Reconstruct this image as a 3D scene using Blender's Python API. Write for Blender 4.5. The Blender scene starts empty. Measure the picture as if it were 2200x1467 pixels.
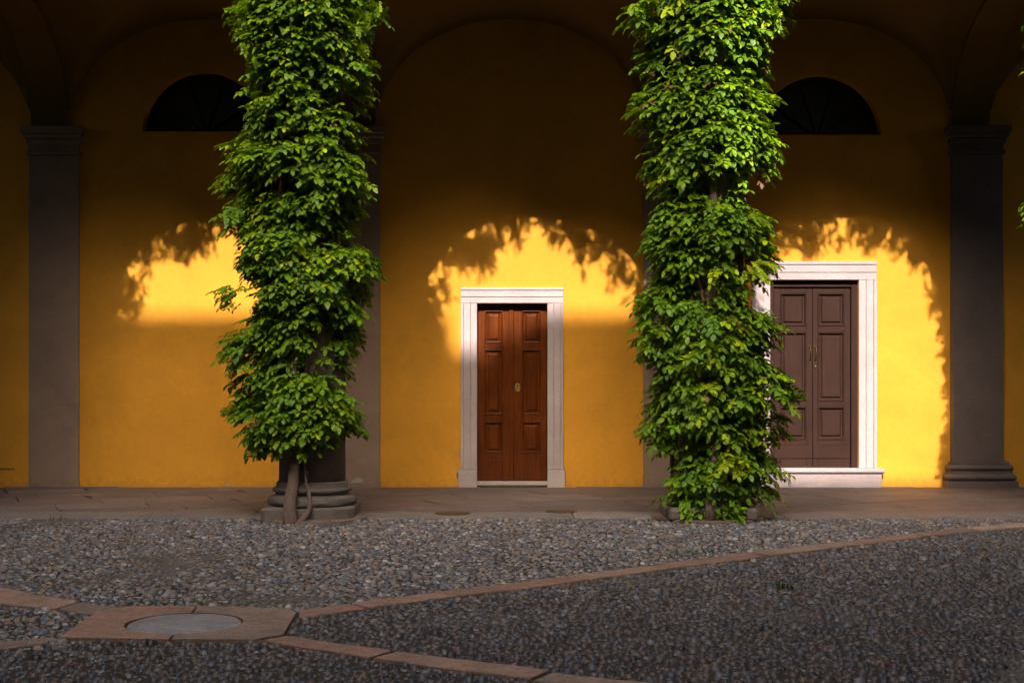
import bpy, math, random
import numpy as np
from mathutils import Vector, Matrix
rng = np.random.default_rng(7)
random.seed(7)
R = math.radians
scene = bpy.context.scene
COL = scene.collection

# ------------------------------------------------------------------ camera
F_PX, CAM_D, CAM_H, HORIZON = 2790.0, 17.4, 1.4, 821.0      # photograph is 2200 x 1467
cam = bpy.data.cameras.new('camera')
cam_o = bpy.data.objects.new('camera', cam); COL.objects.link(cam_o)
cam.sensor_width = 36.0
cam.lens = F_PX / 2200.0 * 36.0
cam.shift_y = (HORIZON - 733.5) / 2200.0
cam.clip_end = 2000.0
cam_o.location = (0, -CAM_D, CAM_H)
cam_o.rotation_euler = (R(90), 0, 0)
scene.camera = cam_o

# ------------------------------------------------------------------ light
SUN_EL, SUN_AZ = R(36.3), R(4.7)
world = bpy.data.worlds.new('World'); scene.world = world; world.use_nodes = True
wn = world.node_tree
sky = wn.nodes.new('ShaderNodeTexSky'); sky.sky_type = 'NISHITA'; sky.sun_disc = False
sky.sun_elevation = SUN_EL; sky.sun_rotation = R(180) + SUN_AZ
sky.dust_density = 9.0; sky.air_density = 1.0; sky.ozone_density = 1.0
wn.links.new(sky.outputs[0], wn.nodes['Background'].inputs[0])
wn.nodes['Background'].inputs[1].default_value = 0.15
sun = bpy.data.lights.new('sun', 'SUN'); sun.energy = 2.45; sun.angle = R(0.55); sun.color = (1.0, 0.88, 0.86)
sun_o = bpy.data.objects.new('sun', sun); COL.objects.link(sun_o)
sdir = Vector((math.sin(SUN_AZ) * math.cos(SUN_EL), math.cos(SUN_AZ) * math.cos(SUN_EL), -math.sin(SUN_EL)))
sun_o.rotation_euler = sdir.to_track_quat('-Z', 'Y').to_euler()
sun_o.location = (-4, -40, 40)
scene.view_settings.view_transform = 'Standard'
scene.view_settings.look = 'None'
scene.view_settings.exposure = 1.62
scene.view_settings.gamma = 1.0
scene.view_settings.use_curve_mapping = False
scene.cycles.max_bounces = 8
scene.cycles.diffuse_bounces = 1
scene.cycles.transmission_bounces = 4
scene.cycles.use_denoising = True
scene.cycles.sample_clamp_indirect = 4.0

# ------------------------------------------------------------------ measuring helpers
SW = F_PX / CAM_D                       # pixels per metre on the rear wall
def WX(px): return (px - 1100.0) / SW
def WZ(py): return CAM_H + (HORIZON - py) / SW
def GP(px, py):                         # a point of the ground
    d = F_PX * CAM_H / (py - HORIZON)
    return ((px - 1100.0) / F_PX * d, d - CAM_D)

# ------------------------------------------------------------------ materials
def new_mat(name):
    m = bpy.data.materials.new(name); m.use_nodes = True
    nt = m.node_tree; b = nt.nodes['Principled BSDF']
    return m, nt, b
def ramp(nt, src, stops):
    r = nt.nodes.new('ShaderNodeValToRGB')
    while len(r.color_ramp.elements) < len(stops): r.color_ramp.elements.new(0.5)
    for e, (p, c) in zip(r.color_ramp.elements, stops):
        e.position = p; e.color = (*c, 1)
    nt.links.new(src, r.inputs[0]); return r
def noise(nt, coord, scale, detail=4, rough=0.55, dist=0.0):
    n = nt.nodes.new('ShaderNodeTexNoise'); n.inputs['Scale'].default_value = scale
    n.inputs['Detail'].default_value = detail; n.inputs['Roughness'].default_value = rough
    n.inputs['Distortion'].default_value = dist
    nt.links.new(coord, n.inputs['Vector']); return n
def mixc(nt, fac, a, b, mode='MIX'):
    m = nt.nodes.new('ShaderNodeMix'); m.data_type = 'RGBA'; m.blend_type = mode
    if isinstance(fac, (int, float)): m.inputs[0].default_value = fac
    else: nt.links.new(fac, m.inputs[0])
    for s, v in ((m.inputs[6], a), (m.inputs[7], b)):
        if isinstance(v, tuple): s.default_value = (*v, 1)
        else: nt.links.new(v, s)
    return m.outputs[2]
def coords(nt, kind='Object', scale=(1, 1, 1), geo=False):
    if geo:
        g = nt.nodes.new('ShaderNodeNewGeometry'); out = g.outputs['Position']
    else:
        t = nt.nodes.new('ShaderNodeTexCoord'); out = t.outputs[kind]
    mp = nt.nodes.new('ShaderNodeMapping'); mp.inputs['Scale'].default_value = scale
    nt.links.new(out, mp.inputs[0]); return mp.outputs[0]
def bump(nt, b, h, strength, dist=0.01):
    n = nt.nodes.new('ShaderNodeBump'); n.inputs['Strength'].default_value = strength
    n.inputs['Distance'].default_value = dist
    nt.links.new(h, n.inputs['Height']); nt.links.new(n.outputs[0], b.inputs['Normal'])
def plaster(name, c, var=0.10, grain=90, stain=None, rough=0.9):
    m, nt, b = new_mat(name); P = coords(nt, geo=True)
    n1 = noise(nt, P, 1.1, 6, 0.6, 0.6); n2 = noise(nt, P, 14, 4); n3 = noise(nt, P, grain, 3, 0.7)
    lo = tuple(x * (1 - var) for x in c); hi = tuple(min(1, x * (1 + var)) for x in c)
    c1 = ramp(nt, n1.outputs[0], [(0.3, lo), (0.7, hi)]).outputs[0]
    c2 = mixc(nt, 0.16, c1, ramp(nt, n2.outputs[0], [(0.3, tuple(x * .7 for x in c)), (0.7, hi)]).outputs[0])
    if stain:                                        # splashed dirt in the lowest hand's breadth of the wall
        sx = nt.nodes.new('ShaderNodeSeparateXYZ'); nt.links.new(P, sx.inputs[0])
        ad = nt.nodes.new('ShaderNodeMath'); ad.operation = 'MULTIPLY_ADD'
        nt.links.new(n2.outputs[0], ad.inputs[0]); ad.inputs[1].default_value = 0.45
        nt.links.new(sx.outputs['Z'], ad.inputs[2])
        f = ramp(nt, ad.outputs[0], [(0.20, (0.35,) * 3), (0.34, (0.0,) * 3)])
        c2 = mixc(nt, f.outputs[0], c2, stain)
        sp = ramp(nt, noise(nt, P, 34, 2).outputs[0], [(0.71, (0,) * 3), (0.74, (.35,) * 3)])
        c2 = mixc(nt, sp.outputs[0], c2, tuple(x * .55 for x in c))
    nt.links.new(c2, b.inputs['Base Color']); b.inputs['Roughness'].default_value = rough
    b.inputs['Specular IOR Level'].default_value = 0.25
    h = nt.nodes.new('ShaderNodeMath'); h.operation = 'MULTIPLY_ADD'
    nt.links.new(n3.outputs[0], h.inputs[0]); h.inputs[1].default_value = 0.25; nt.links.new(n1.outputs[0], h.inputs[2])
    bump(nt, b, h.outputs[0], 0.35, 0.012)
    return m
def granite(name, c, speck=0.35, rough=0.65, grain=150, dirt=None, vary=0.0):
    m, nt, b = new_mat(name); P = coords(nt, geo=True)
    n1 = noise(nt, P, 2.2, 5, 0.6); n2 = noise(nt, P, grain, 2, 0.6); n3 = noise(nt, P, grain * .35, 3, 0.7)
    lo = tuple(x * (1 - speck) for x in c); hi = tuple(min(.95, x * (1 + speck * .5)) for x in c)
    c1 = ramp(nt, n2.outputs[0], [(0.36, lo), (0.5, c), (0.64, hi)]).outputs[0]
    c2 = mixc(nt, 0.45, c1, ramp(nt, n3.outputs[0], [(0.35, lo), (0.65, hi)]).outputs[0])
    c3 = mixc(nt, 0.5, c2, ramp(nt, n1.outputs[0], [(0.3, tuple(x * .72 for x in c)), (0.7, hi)]).outputs[0])
    if vary:                                          # every stone has a shade of its own
        oi = nt.nodes.new('ShaderNodeObjectInfo')
        v = ramp(nt, oi.outputs['Random'], [(0.0, (1.2, .92, .86)), (.3, (.72, .74, .78)), (.55, (1.15, 1.12, 1.0)), (.8, (.95, .76, .70)), (1.0, (1.4, 1.36, 1.25))])
        c3 = mixc(nt, vary, c3, mixc(nt, 1.0, c3, v.outputs[0], 'MULTIPLY'))
    if dirt:
        f = ramp(nt, noise(nt, P, 5, 5, .65, .5).outputs[0], [(0.5, (0,) * 3), (0.7, (.7,) * 3)])
        c3 = mixc(nt, f.outputs[0], c3, dirt)
    nt.links.new(c3, b.inputs['Base Color']); b.inputs['Roughness'].default_value = rough
    b.inputs['Specular IOR Level'].default_value = 0.3
    bump(nt, b, n3.outputs[0], 0.45, 0.006)
    return m
def wood(name, c, dark, rough, scale=(26, 26, 1.6), contrast=.5, bumpk=0.25, worn=None, spec=.4):
    m, nt, b = new_mat(name); P = coords(nt, geo=True, scale=scale)
    n1 = noise(nt, P, 1.0, 6, 0.62, 1.6); P2 = coords(nt, geo=True)
    n2 = noise(nt, P2, 3.0, 3)
    c1 = ramp(nt, n1.outputs[0], [(.5 - contrast * .4, dark), (.5 + contrast * .4, c)]).outputs[0]
    c1 = mixc(nt, .35, c1, ramp(nt, n2.outputs[0], [(.3, dark), (.7, c)]).outputs[0])
    if worn:
        f = ramp(nt, noise(nt, coords(nt, geo=True, scale=(30, 30, 9)), 1.4, 4, .7).outputs[0], [(.66, (0,) * 3), (.72, (.8,) * 3)])
        c1 = mixc(nt, f.outputs[0], c1, worn)
    nt.links.new(c1, b.inputs['Base Color']); b.inputs['Roughness'].default_value = rough
    b.inputs['Specular IOR Level'].default_value = spec
    bump(nt, b, n1.outputs[0], bumpk, 0.004)
    return m
def tinted(name, rough=0.6, spec=0.35, grain=60, leaf=False):
    m, nt, b = new_mat(name)
    a = nt.nodes.new('ShaderNodeAttribute'); a.attribute_name = 'tint'
    P = coords(nt, geo=True); n = noise(nt, P, grain, 3, .65)
    k = ramp(nt, n.outputs[0], [(.25, (.6,) * 3), (.75, (1.25,) * 3)])
    c = mixc(nt, 1.0, a.outputs['Color'], k.outputs[0], 'MULTIPLY')
    nt.links.new(c, b.inputs['Base Color']); b.inputs['Roughness'].default_value = rough
    b.inputs['Specular IOR Level'].default_value = spec
    if leaf:
        tr = nt.nodes.new('ShaderNodeBsdfTranslucent')
        tc = mixc(nt, 1.0, c, (1.5, 1.35, 0.4), 'MULTIPLY'); nt.links.new(tc, tr.inputs[0])
        mx = nt.nodes.new('ShaderNodeMixShader'); mx.inputs[0].default_value = 0.28
        nt.links.new(b.outputs[0], mx.inputs[1]); nt.links.new(tr.outputs[0], mx.inputs[2])
        nt.links.new(mx.outputs[0], nt.nodes['Material Output'].inputs[0])
    else:
        bump(nt, b, n.outputs[0], .3, .004)
    return m
def simple(name, c, rough=.5, metal=0.0, var=.25, sc=30):
    m, nt, b = new_mat(name); P = coords(nt, geo=True); n = noise(nt, P, sc, 4, .6)
    nt.links.new(ramp(nt, n.outputs[0], [(.3, tuple(x * (1 - var) for x in c)), (.7, tuple(min(1, x * (1 + var)) for x in c))]).outputs[0], b.inputs['Base Color'])
    b.inputs['Roughness'].default_value = rough; b.inputs['Metallic'].default_value = metal
    bump(nt, b, n.outputs[0], .2, .004)
    return m
M = {}
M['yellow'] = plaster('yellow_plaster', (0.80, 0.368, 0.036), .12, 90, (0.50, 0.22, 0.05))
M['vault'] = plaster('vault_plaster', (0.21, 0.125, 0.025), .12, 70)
M['pilaster'] = plaster('beige_plaster', (0.34, 0.23, 0.165), .24, 120, (0.22, .15, .11))
M['surround'] = granite('pink_granite', (0.54, 0.44, 0.415), .38)
M['dark_granite'] = granite('brown_granite', (0.165, 0.125, 0.11), .6)
M['column'] = granite('column_granite', (0.20, 0.145, 0.115), .3, .75, 120, (0.09, .07, .06))
M['base'] = granite('base_stone', (0.18, 0.15, 0.135), .4, .8, 90, (0.11, .10, .09))
M['slab'] = granite('gneiss_slab', (0.165, 0.135, 0.124), .6, .65, 32, (0.15, .12, .105), .8)
M['kerb'] = granite('kerb_granite', (0.21, 0.195, 0.19), .6, .7, 40, (.11, .10, .095), .6)
M['strip'] = granite('pink_paving_stone', (0.285, 0.208, 0.170), .75, .75, 42, (0.14, .118, .10), 1.0)
M['cover'] = granite('grey_cover_stone', (0.27, 0.265, 0.27), .6, .7, 50, (.15, .14, .135))
M['door_warm'] = wood('varnished_wood', (0.21, 0.050, 0.006), (0.045, 0.009, 0.0015), .28)
M['door_brown'] = wood('brown_painted_wood', (0.052, 0.024, 0.0155), (0.027, 0.013, 0.009), .5, (40, 40, 2.5), .5, .5, (.09, .06, .05), .15)
M['brass'] = simple('aged_brass', (.11, .075, .03), .5, 1.0)
M['iron'] = simple('dark_iron', (.035, .03, .028), .5, .6)
M['rust'] = simple('rusty_metal', (.10, .065, .03), .7, .3)
M['glass'] = simple('dark_glass', (.006, .006, .007), .25)
M['grey_plastic'] = simple('grey_box', (.18, .16, .14), .6)
M['bare'] = simple('bare_plaster', (.42, .38, .34), .95, 0, .2, 60)
M['facade'] = plaster('facade_plaster', (0.24, 0.15, 0.05), .1, 60)
M['far'] = plaster('far_plaster', (0.05, 0.04, 0.03), .12, 60)
M['roof'] = simple('roof_tile', (.12, .06, .04), .85, 0, .4, 8)
M['bark'] = wood('bark', (0.28, 0.20, 0.165), (0.08, 0.055, 0.045), .9, (45, 45, 5), .6, 1.0)
M['pebble'] = tinted('pebble_stone', .45, .45, 70)
M['leaf'] = tinted('leaf_green', .45, .28, 25, leaf=True)
M['weed'] = tinted('weed_green', .6, .3, 25, leaf=True)

def ground_mat():
    m, nt, b = new_mat('mortar_and_sand'); P = coords(nt, geo=True)
    n1 = noise(nt, P, .9, 6, .62, .5); n2 = noise(nt, P, 120, 3, .7); n3 = noise(nt, P, 2.6, 6, .68, .4)
    dk = ramp(nt, n2.outputs[0], [(.3, (.014, .011, .008)), (.55, (.032, .027, .022)), (.75, (.07, .06, .052))]).outputs[0]
    sd = ramp(nt, n2.outputs[0], [(.3, (.06, .05, .043)), (.5, (.13, .113, .10)), (.72, (.26, .23, .205))]).outputs[0]
    at = nt.nodes.new('ShaderNodeAttribute'); at.attribute_name = 'tint'
    c1 = mixc(nt, at.outputs['Fac'], dk, sd)
    f = ramp(nt, n3.outputs[0], [(.55, (0,) * 3), (.68, (.75,) * 3)])
    c1 = mixc(nt, f.outputs[0], c1, (.018, .026, .006))
    nt.links.new(c1, b.inputs['Base Color']); b.inputs['Roughness'].default_value = .9
    bump(nt, b, n2.outputs[0], .6, .01)
    return m
M['ground'] = ground_mat()

# ------------------------------------------------------------------ mesh helpers
def link(o, parent=None):
    COL.objects.link(o)
    if parent is not None: o.parent = parent
    return o
def tag(o, label=None, cat=None, group=None, kind=None):
    if label: o['label'] = label
    if cat: o['category'] = cat
    if group: o['group'] = group
    if kind: o['kind'] = kind
    return o
def empty(name, loc=(0, 0, 0), parent=None):
    o = bpy.data.objects.new(name, None); o.location = loc; o.empty_display_size = .2
    return link(o, parent)
class MB:
    def __init__(s): s.v = []; s.f = []
    def add(s, vs, fs):
        n = len(s.v); s.v += [tuple(p) for p in vs]; s.f += [tuple(i + n for i in f) for f in fs]; return s
    def box(s, x0, x1, y0, y1, z0, z1, c=0.0):
        """a box whose six faces are separated by a chamfer c"""
        if c <= 0:
            return s.add([(x, y, z) for x in (x0, x1) for y in (y0, y1) for z in (z0, z1)],
                         [(0, 1, 3, 2), (4, 6, 7, 5), (0, 4, 5, 1), (2, 3, 7, 6), (0, 2, 6, 4), (1, 5, 7, 3)])
        X = (x0, x1); Y = (y0, y1); Z = (z0, z1); vs = []; idx = {}
        for i in (0, 1):
            for j in (0, 1):
                for k in (0, 1):
                    for a in range(3):
                        p = [X[i], Y[j], Z[k]]; sg = (1 - 2 * i, 1 - 2 * j, 1 - 2 * k)
                        for q in range(3):
                            if q != a: p[q] += sg[q] * c
                        idx[(i, j, k, a)] = len(vs); vs.append(tuple(p))
        g = lambda i, j, k, a: idx[(i, j, k, a)]
        fs = []
        for i in (0, 1):
            fs.append([g(i, 0, 0, 0), g(i, 1, 0, 0), g(i, 1, 1, 0), g(i, 0, 1, 0)][::(1 if i else -1)])
            fs.append([g(0, i, 0, 1), g(0, i, 1, 1), g(1, i, 1, 1), g(1, i, 0, 1)][::(1 if i else -1)])
            fs.append([g(0, 0, i, 2), g(1, 0, i, 2), g(1, 1, i, 2), g(0, 1, i, 2)][::(1 if i else -1)])
        for i in (0, 1):
            for j in (0, 1):
                fs.append([g(i, j, 0, 0), g(i, j, 1, 0), g(i, j, 1, 1), g(i, j, 0, 1)][::(1 if i == j else -1) * -1])
                fs.append([g(i, 0, j, 0), g(i, 1, j, 0), g(i, 1, j, 2), g(i, 0, j, 2)][::(1 if i == j else -1)])
                fs.append([g(0, i, j, 1), g(1, i, j, 1), g(1, i, j, 2), g(0, i, j, 2)][::(1 if i == j else -1) * -1])
                for k in (0, 1):
                    t = [g(i, j, k, 0), g(i, j, k, 1), g(i, j, k, 2)]
                    fs.append(t if (i + j + k) % 2 else t[::-1])
        return s.add(vs, fs)
    def prism(s, poly, z0, z1, ch=0.0):
        """a flat polygon raised from z0 to z1, its top edge chamfered"""
        n = len(poly); cx = sum(p[0] for p in poly) / n; cy = sum(p[1] for p in poly) / n
        def ins(p):
            d = math.hypot(p[0] - cx, p[1] - cy) or 1; k = max(0, 1 - ch * 1.3 / d)
            return (cx + (p[0] - cx) * k, cy + (p[1] - cy) * k)
        vs = [(x, y, z0) for x, y in poly] + [(x, y, z1 - ch * .7) for x, y in poly] + [(*ins(p), z1) for p in poly]
        fs = [tuple(range(2 * n, 3 * n)), tuple(range(n))[::-1]]
        for i in range(n):
            j = (i + 1) % n
            fs += [(i, j, n + j, n + i), (n + i, n + j, 2 * n + j, 2 * n + i)]
        return s.add(vs, fs)
    def lathe(s, prof, cx, cy, seg=48, wob=0.0):
        vs = []; fs = []
        for k, (r, z) in enumerate(prof):
            for i in range(seg):
                a = 2 * math.pi * i / seg
                rr = r * (1 + wob * math.sin(3 * a + k * .7) + wob * .7 * math.sin(7 * a + k * 1.9))
                vs.append((cx + rr * math.cos(a), cy + rr * math.sin(a), z))
        for k in range(len(prof) - 1):
            for i in range(seg):
                j = (i + 1) % seg
                fs.append((k * seg + i, k * seg + j, (k + 1) * seg + j, (k + 1) * seg + i))
        fs.append(tuple(range(seg))[::-1]); m = (len(prof) - 1) * seg; fs.append(tuple(range(m, m + seg)))
        return s.add(vs, fs)
    def tube(s, pts, rads, seg=10, rough=0.0):
        vs = []; fs = []; n = len(pts); P = [Vector(p) for p in pts]; up = Vector((.3, 1, .2))
        for k in range(n):
            t = (P[min(k + 1, n - 1)] - P[max(k - 1, 0)]).normalized()
            a = t.cross(up).normalized(); b = t.cross(a)
            for i in range(seg):
                th = 2 * math.pi * i / seg
                rr = rads[k] * (1 + rough * (random.random() - .5) + rough * .6 * math.sin(2 * th + k * .5))
                vs.append(P[k] + (a * math.cos(th) + b * math.sin(th)) * rr)
        for k in range(n - 1):
            for i in range(seg):
                j = (i + 1) % seg
                fs.append((k * seg + i, (k + 1) * seg + i, (k + 1) * seg + j, k * seg + j))
        fs.append(tuple(range(seg))); fs.append(tuple(range((n - 1) * seg, n * seg))[::-1])
        return s.add(vs, fs)
    def build(s, name, mat, parent=None, smooth=False, loc=None):
        me = bpy.data.meshes.new(name); me.from_pydata(s.v, [], s.f); me.materials.append(M[mat])
        if smooth: me.polygons.foreach_set('use_smooth', [True] * len(me.polygons))
        me.update()
        if smooth == 'auto': me.set_sharp_from_angle(angle=R(35))
        o = bpy.data.objects.new(name, me)
        if loc: o.location = loc
        return link(o, parent)
def np_mesh(name, verts, faces, tint=None, mat=None, smooth=False):
    """verts (n,3); faces (m,k) with one k; tint (n,3) per vertex"""
    me = bpy.data.meshes.new(name); k = faces.shape[1]; m = len(faces)
    me.vertices.add(len(verts)); me.vertices.foreach_set('co', np.ascontiguousarray(verts, np.float32).ravel())
    me.loops.add(m * k); me.loops.foreach_set('vertex_index', np.ascontiguousarray(faces, np.int32).ravel())
    me.polygons.add(m); me.polygons.foreach_set('loop_start', np.arange(0, m * k, k, dtype=np.int32))
    me.polygons.foreach_set('loop_total', np.full(m, k, np.int32))
    if smooth: me.polygons.foreach_set('use_smooth', np.ones(m, bool))
    me.update(calc_edges=True)
    if tint is not None:
        a = me.color_attributes.new('tint', 'FLOAT_COLOR', 'POINT')
        a.data.foreach_set('color', np.concatenate([tint, np.ones((len(tint), 1))], 1).astype(np.float32).ravel())
    if mat: me.materials.append(M[mat])
    return me

# ------------------------------------------------------------------ key dimensions
COLY = -3.9                                   # the row of columns
COLX = [-6.19, -2.076, 2.03, 6.14]    # column axes (the outer two stand in the courtyard's corners)
PIL = [(WX(64), WX(171)), (WX(710), WX(817)), (WX(1382), WX(1489)), (WX(2041), WX(2148))]
SPRING = 4.80
RY = 1.97
TOP = 12.5

# ------------------------------------------------------------------ the ground
def lump(x, y, sc, seed):
    r = np.random.default_rng(seed); v = np.zeros(np.shape(x))
    for k in range(7):
        a = r.uniform(0, 6.28); f = sc * r.uniform(.6, 2.2); v += np.sin((x * math.cos(a) + y * math.sin(a)) * f + r.uniform(0, 6.28)) / 2.6
    return v
def sandy(x, y):
    """where sand has been swept over the pebbles"""
    s_ = .5 * lump(x, y, 2.6, 3) - .36 + .22 * lump(x, y, 9.0, 5)
    for bx, by, sx, sy, w in ((430, 1240, 1.1, .55, .8), (620, 1285, .7, .3, .6), (820, 1190, .5, .6, .7), (1650, 1320, .8, .3, .7), (1150, 1330, .6, .3, .4), (1980, 1330, .6, .3, .5)):
        cx_, cy_ = GP(bx, by); s_ = s_ + w * np.exp(-((x - cx_) / sx) ** 2 - ((y - cy_) / sy) ** 2)
    return np.clip(s_, 0, 1)
gx = np.concatenate([[-300], np.linspace(-6.2, 6.2, 125), [300]]); gy = np.concatenate([[-300], np.linspace(-12.3, -4.05, 84)])
GX_, GY_ = np.meshgrid(gx, gy); gs = sandy(GX_, GY_); gs[0] = .2; gs[:, 0] = gs[:, -1] = .2
gv = np.stack([GX_, GY_, np.where(np.abs(GX_) < 7, -.012 + .004 * gs, -.012)], 2).reshape(-1, 3); w_ = len(gx)
a_ = (np.arange(len(gy) - 1)[:, None] * w_ + np.arange(w_ - 1)[None]).ravel()
me = np_mesh('courtyard_ground', gv, np.stack([a_, a_ + 1, a_ + w_ + 1, a_ + w_], 1), np.repeat(gs.ravel()[:, None], 3, 1), 'ground', True)
ground = link(bpy.data.objects.new('courtyard_ground', me)); tag(ground, 'courtyard of grey river pebbles set in sandy mortar', kind='structure')
g = MB(); g.box(-11.5, 11.5, -4.0, 0.3, -.5, -.015)
floor = g.build('portico_floor', 'ground'); tag(floor, 'worn stone slab floor under the arcade', kind='structure')

# ------------------------------------------------------------------ the arcaded building
bld = empty('arcade_building', (0, 0, 0))
tag(bld, 'yellow plastered arcade building with vaulted portico, stone columns and two doors', 'building')

MD = (WX(1025), WX(1176), WZ(652))            # opening of the middle door
RD = (WX(1654), WX(1844), WZ(602))            # opening of the right door
LUN = [(WX(436), WZ(283), 130 / SW), (WX(1763), WZ(290), 130 / SW)]
def rear_wall():
    m = MB(); xs = {-11.5, 11.5, MD[0], MD[1], RD[0], RD[1]}
    for cx, zb, r in LUN:
        for i in range(25): xs.add(round(cx - r * math.cos(math.pi * i / 24), 5))
    xs = sorted(xs); ZT = 7.2
    def holes(xa, xb):
        out = []; mid = (xa + xb) / 2
        for a, b, h in (MD, RD):
            if a < mid < b: out.append(((0.0, 0.0), (h, h)))
        for cx, zb, r in LUN:
            if cx - r < mid < cx + r:
                q = lambda x: zb + math.sqrt(max(0, r * r - (x - cx) ** 2))
                out.append(((zb, zb), (q(xa), q(xb))))
        return sorted(out)
    for xa, xb in zip(xs, xs[1:]):
        za, zb_ = -.1, -.1
        for (l, h) in holes(xa, xb):
            if l[0] > za + 1e-6: m.add([(xa, 0, za), (xb, 0, zb_), (xb, 0, l[1]), (xa, 0, l[0])], [(0, 1, 2, 3)])
            m.add([(xa, 0, h[0]), (xb, 0, h[1]), (xb, .35, h[1]), (xa, .35, h[0])], [(0, 1, 2, 3)])
            if l[0] > 0: m.add([(xa, 0, l[0]), (xb, 0, l[1]), (xb, .35, l[1]), (xa, .35, l[0])], [(3, 2, 1, 0)])
            za, zb_ = h
        m.add([(xa, 0, za), (xb, 0, zb_), (xb, 0, ZT), (xa, 0, ZT)], [(0, 1, 2, 3)])
    for a, b, h in (MD, RD):
        m.add([(a, 0, 0), (a, .35, 0), (a, .35, h), (a, 0, h)], [(0, 1, 2, 3)])
        m.add([(b, 0, 0), (b, .35, 0), (b, .35, h), (b, 0, h)], [(3, 2, 1, 0)])
    m.box(-11.5, 11.5, .36, .6, -.1, ZT + .02)
    return m.build('rear_wall', 'yellow', bld)
rw = rear_wall(); rw['label'] = 'smooth yellow plaster wall at the back of the portico'

# lunette windows
for cx, zb, r in LUN:
    w = empty('lunette_window', (cx, .0, zb), bld)
    w['label'] = 'dark half round window high in the yellow wall'
    n = 24; arc = [(r * math.cos(math.pi * i / n), r * math.sin(math.pi * i / n)) for i in range(n + 1)]
    p = MB(); p.add([(x, .22, z) for x, z in arc] + [(0, .22, 0)], [(i + 1, i, n + 1) for i in range(n)])
    p.build('pane', 'glass', w)
    f = MB()
    for i in range(n):
        (xa, za), (xb, zb2) = arc[i], arc[i + 1]; k = .93
        f.add([(xa, .17, za), (xb, .17, zb2), (xb * k, .17, zb2 * k), (xa * k, .17, za * k),
               (xa * k, .22, za * k), (xb * k, .22, zb2 * k)], [(0, 1, 2, 3), (3, 2, 5, 4)])
    f.box(-r, r, .165, .22, 0, .055)
    f.build('window_frame', 'iron', w)
    for a in (36, 72, 108, 144):
        b = MB(); dx, dz = math.cos(R(a)), math.sin(R(a))
        b.tube([(dx * .05, .19, dz * .05), (dx * r * .95, .19, dz * r * .95)], [.014, .014], 6)
        b.build('glazing_bar', 'iron', w)

# pilasters on the rear wall
def pilaster(x0, x1, mat, proj, base, label):
    p = empty('pilaster', ((x0 + x1) / 2, 0, 0), bld); p['label'] = label
    h = (x1 - x0) / 2; z0 = .34 if base else -.05
    MB().box(-h, h, -proj, .05, z0, WZ(334), .006).build('shaft', mat, p)
    c = MB()
    c.box(-h - .025, h + .025, -proj - .03, .05, WZ(334), WZ(327), .008)
    c.box(-h - .003, h + .003, -proj - .006, .05, WZ(327), WZ(312))
    c.box(-h - .03, h + .03, -proj - .035, .05, WZ(312), WZ(300), .012)
    c.box(-h - .06, h + .06, -proj - .065, .05, WZ(300), WZ(290), .01)
    c.box(-h - .085, h + .085, -proj - .09, .05, WZ(290), WZ(275), .006)
    c.build('capital', mat, p)
    if base:
        b = MB(); b.box(-h - .10, h + .16, -proj - .13, .05, -.03, WZ(1031), .008)
        b.build('plinth', mat, p)
        prof = [(.0, .0), (.01, .02), (.035, .035), (.05, .06), (.05, .10)]
        b = MB()
        def ring(e, z0, z1, c): b.box(-h - e, h + e + .05, -proj - e, .05, z0, z1, c)
        ring(.105, WZ(1031), WZ(1016), .035); ring(.06, WZ(1016), WZ(1010), .0); ring(.075, WZ(1010), WZ(997), .03); ring(.025, WZ(997), .34, .008)
        b.build('base_moulding', mat, p)
    return p
pilaster(*PIL[0], 'pilaster', .045, False, 'flat beige plaster pilaster at the far left')
pilaster(*PIL[1], 'pilaster', .045, False, 'beige plaster pilaster with flaking foot behind the left column')
pilaster(*PIL[2], 'pilaster', .045, False, 'beige plaster pilaster hidden behind the right column')
pilaster(*PIL[3], 'dark_granite', .12, True, 'dark granite pilaster with moulded base right of the brown door')
# bare plaster showing on the foot of the second pilaster, small marks on the wall
def blob(name, pts, y, th, mat, parent):
    m = MB(); n = len(pts)
    m.add([(WX(x), y, WZ(z)) for x, z in pts] + [(WX(x), y + th, WZ(z)) for x, z in pts],
          [tuple(range(n))] + [(i, i + n, (i + 1) % n + n, (i + 1) % n) for i in range(n)])
    return m.build(name, mat, parent)
blob('bare_patch', [(754, 1036), (760, 1029), (768, 1025), (776, 1026), (781, 1030), (779, 1035), (766, 1036)], -.048, .006, 'bare', bld)
blob('bare_patch', [(740, 1040), (744, 1033), (750, 1036), (748, 1043)], -.048, .006, 'bare', bld)
blob('bare_patch', [(984, 969), (987, 968), (987, 980), (984, 979)], -.004, .006, 'bare', bld)
blob('bare_patch', [(484, 1041), (490, 1038), (494, 1041), (492, 1044), (486, 1044)], -.003, .006, 'bare', bld)
MB().box(WX(981), WX(986), -.035, .01, WZ(1026), WZ(1015), .004).build('cable_box', 'grey_plastic', bld)
vent = MB()
for i in range(7):
    vent.lathe([(.011, 0), (.009, .004)], 0, 0, 8)
    for k in range(len(vent.v) - 16, len(vent.v)):
        x, y, z = vent.v[k]; vent.v[k] = (WX(1 + i * 4.6) + x, -.001 - z, WZ(1007) + y)
vent.build('vent_holes', 'iron', bld)['label'] = 'row of small dark vent holes low on the wall'

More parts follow.
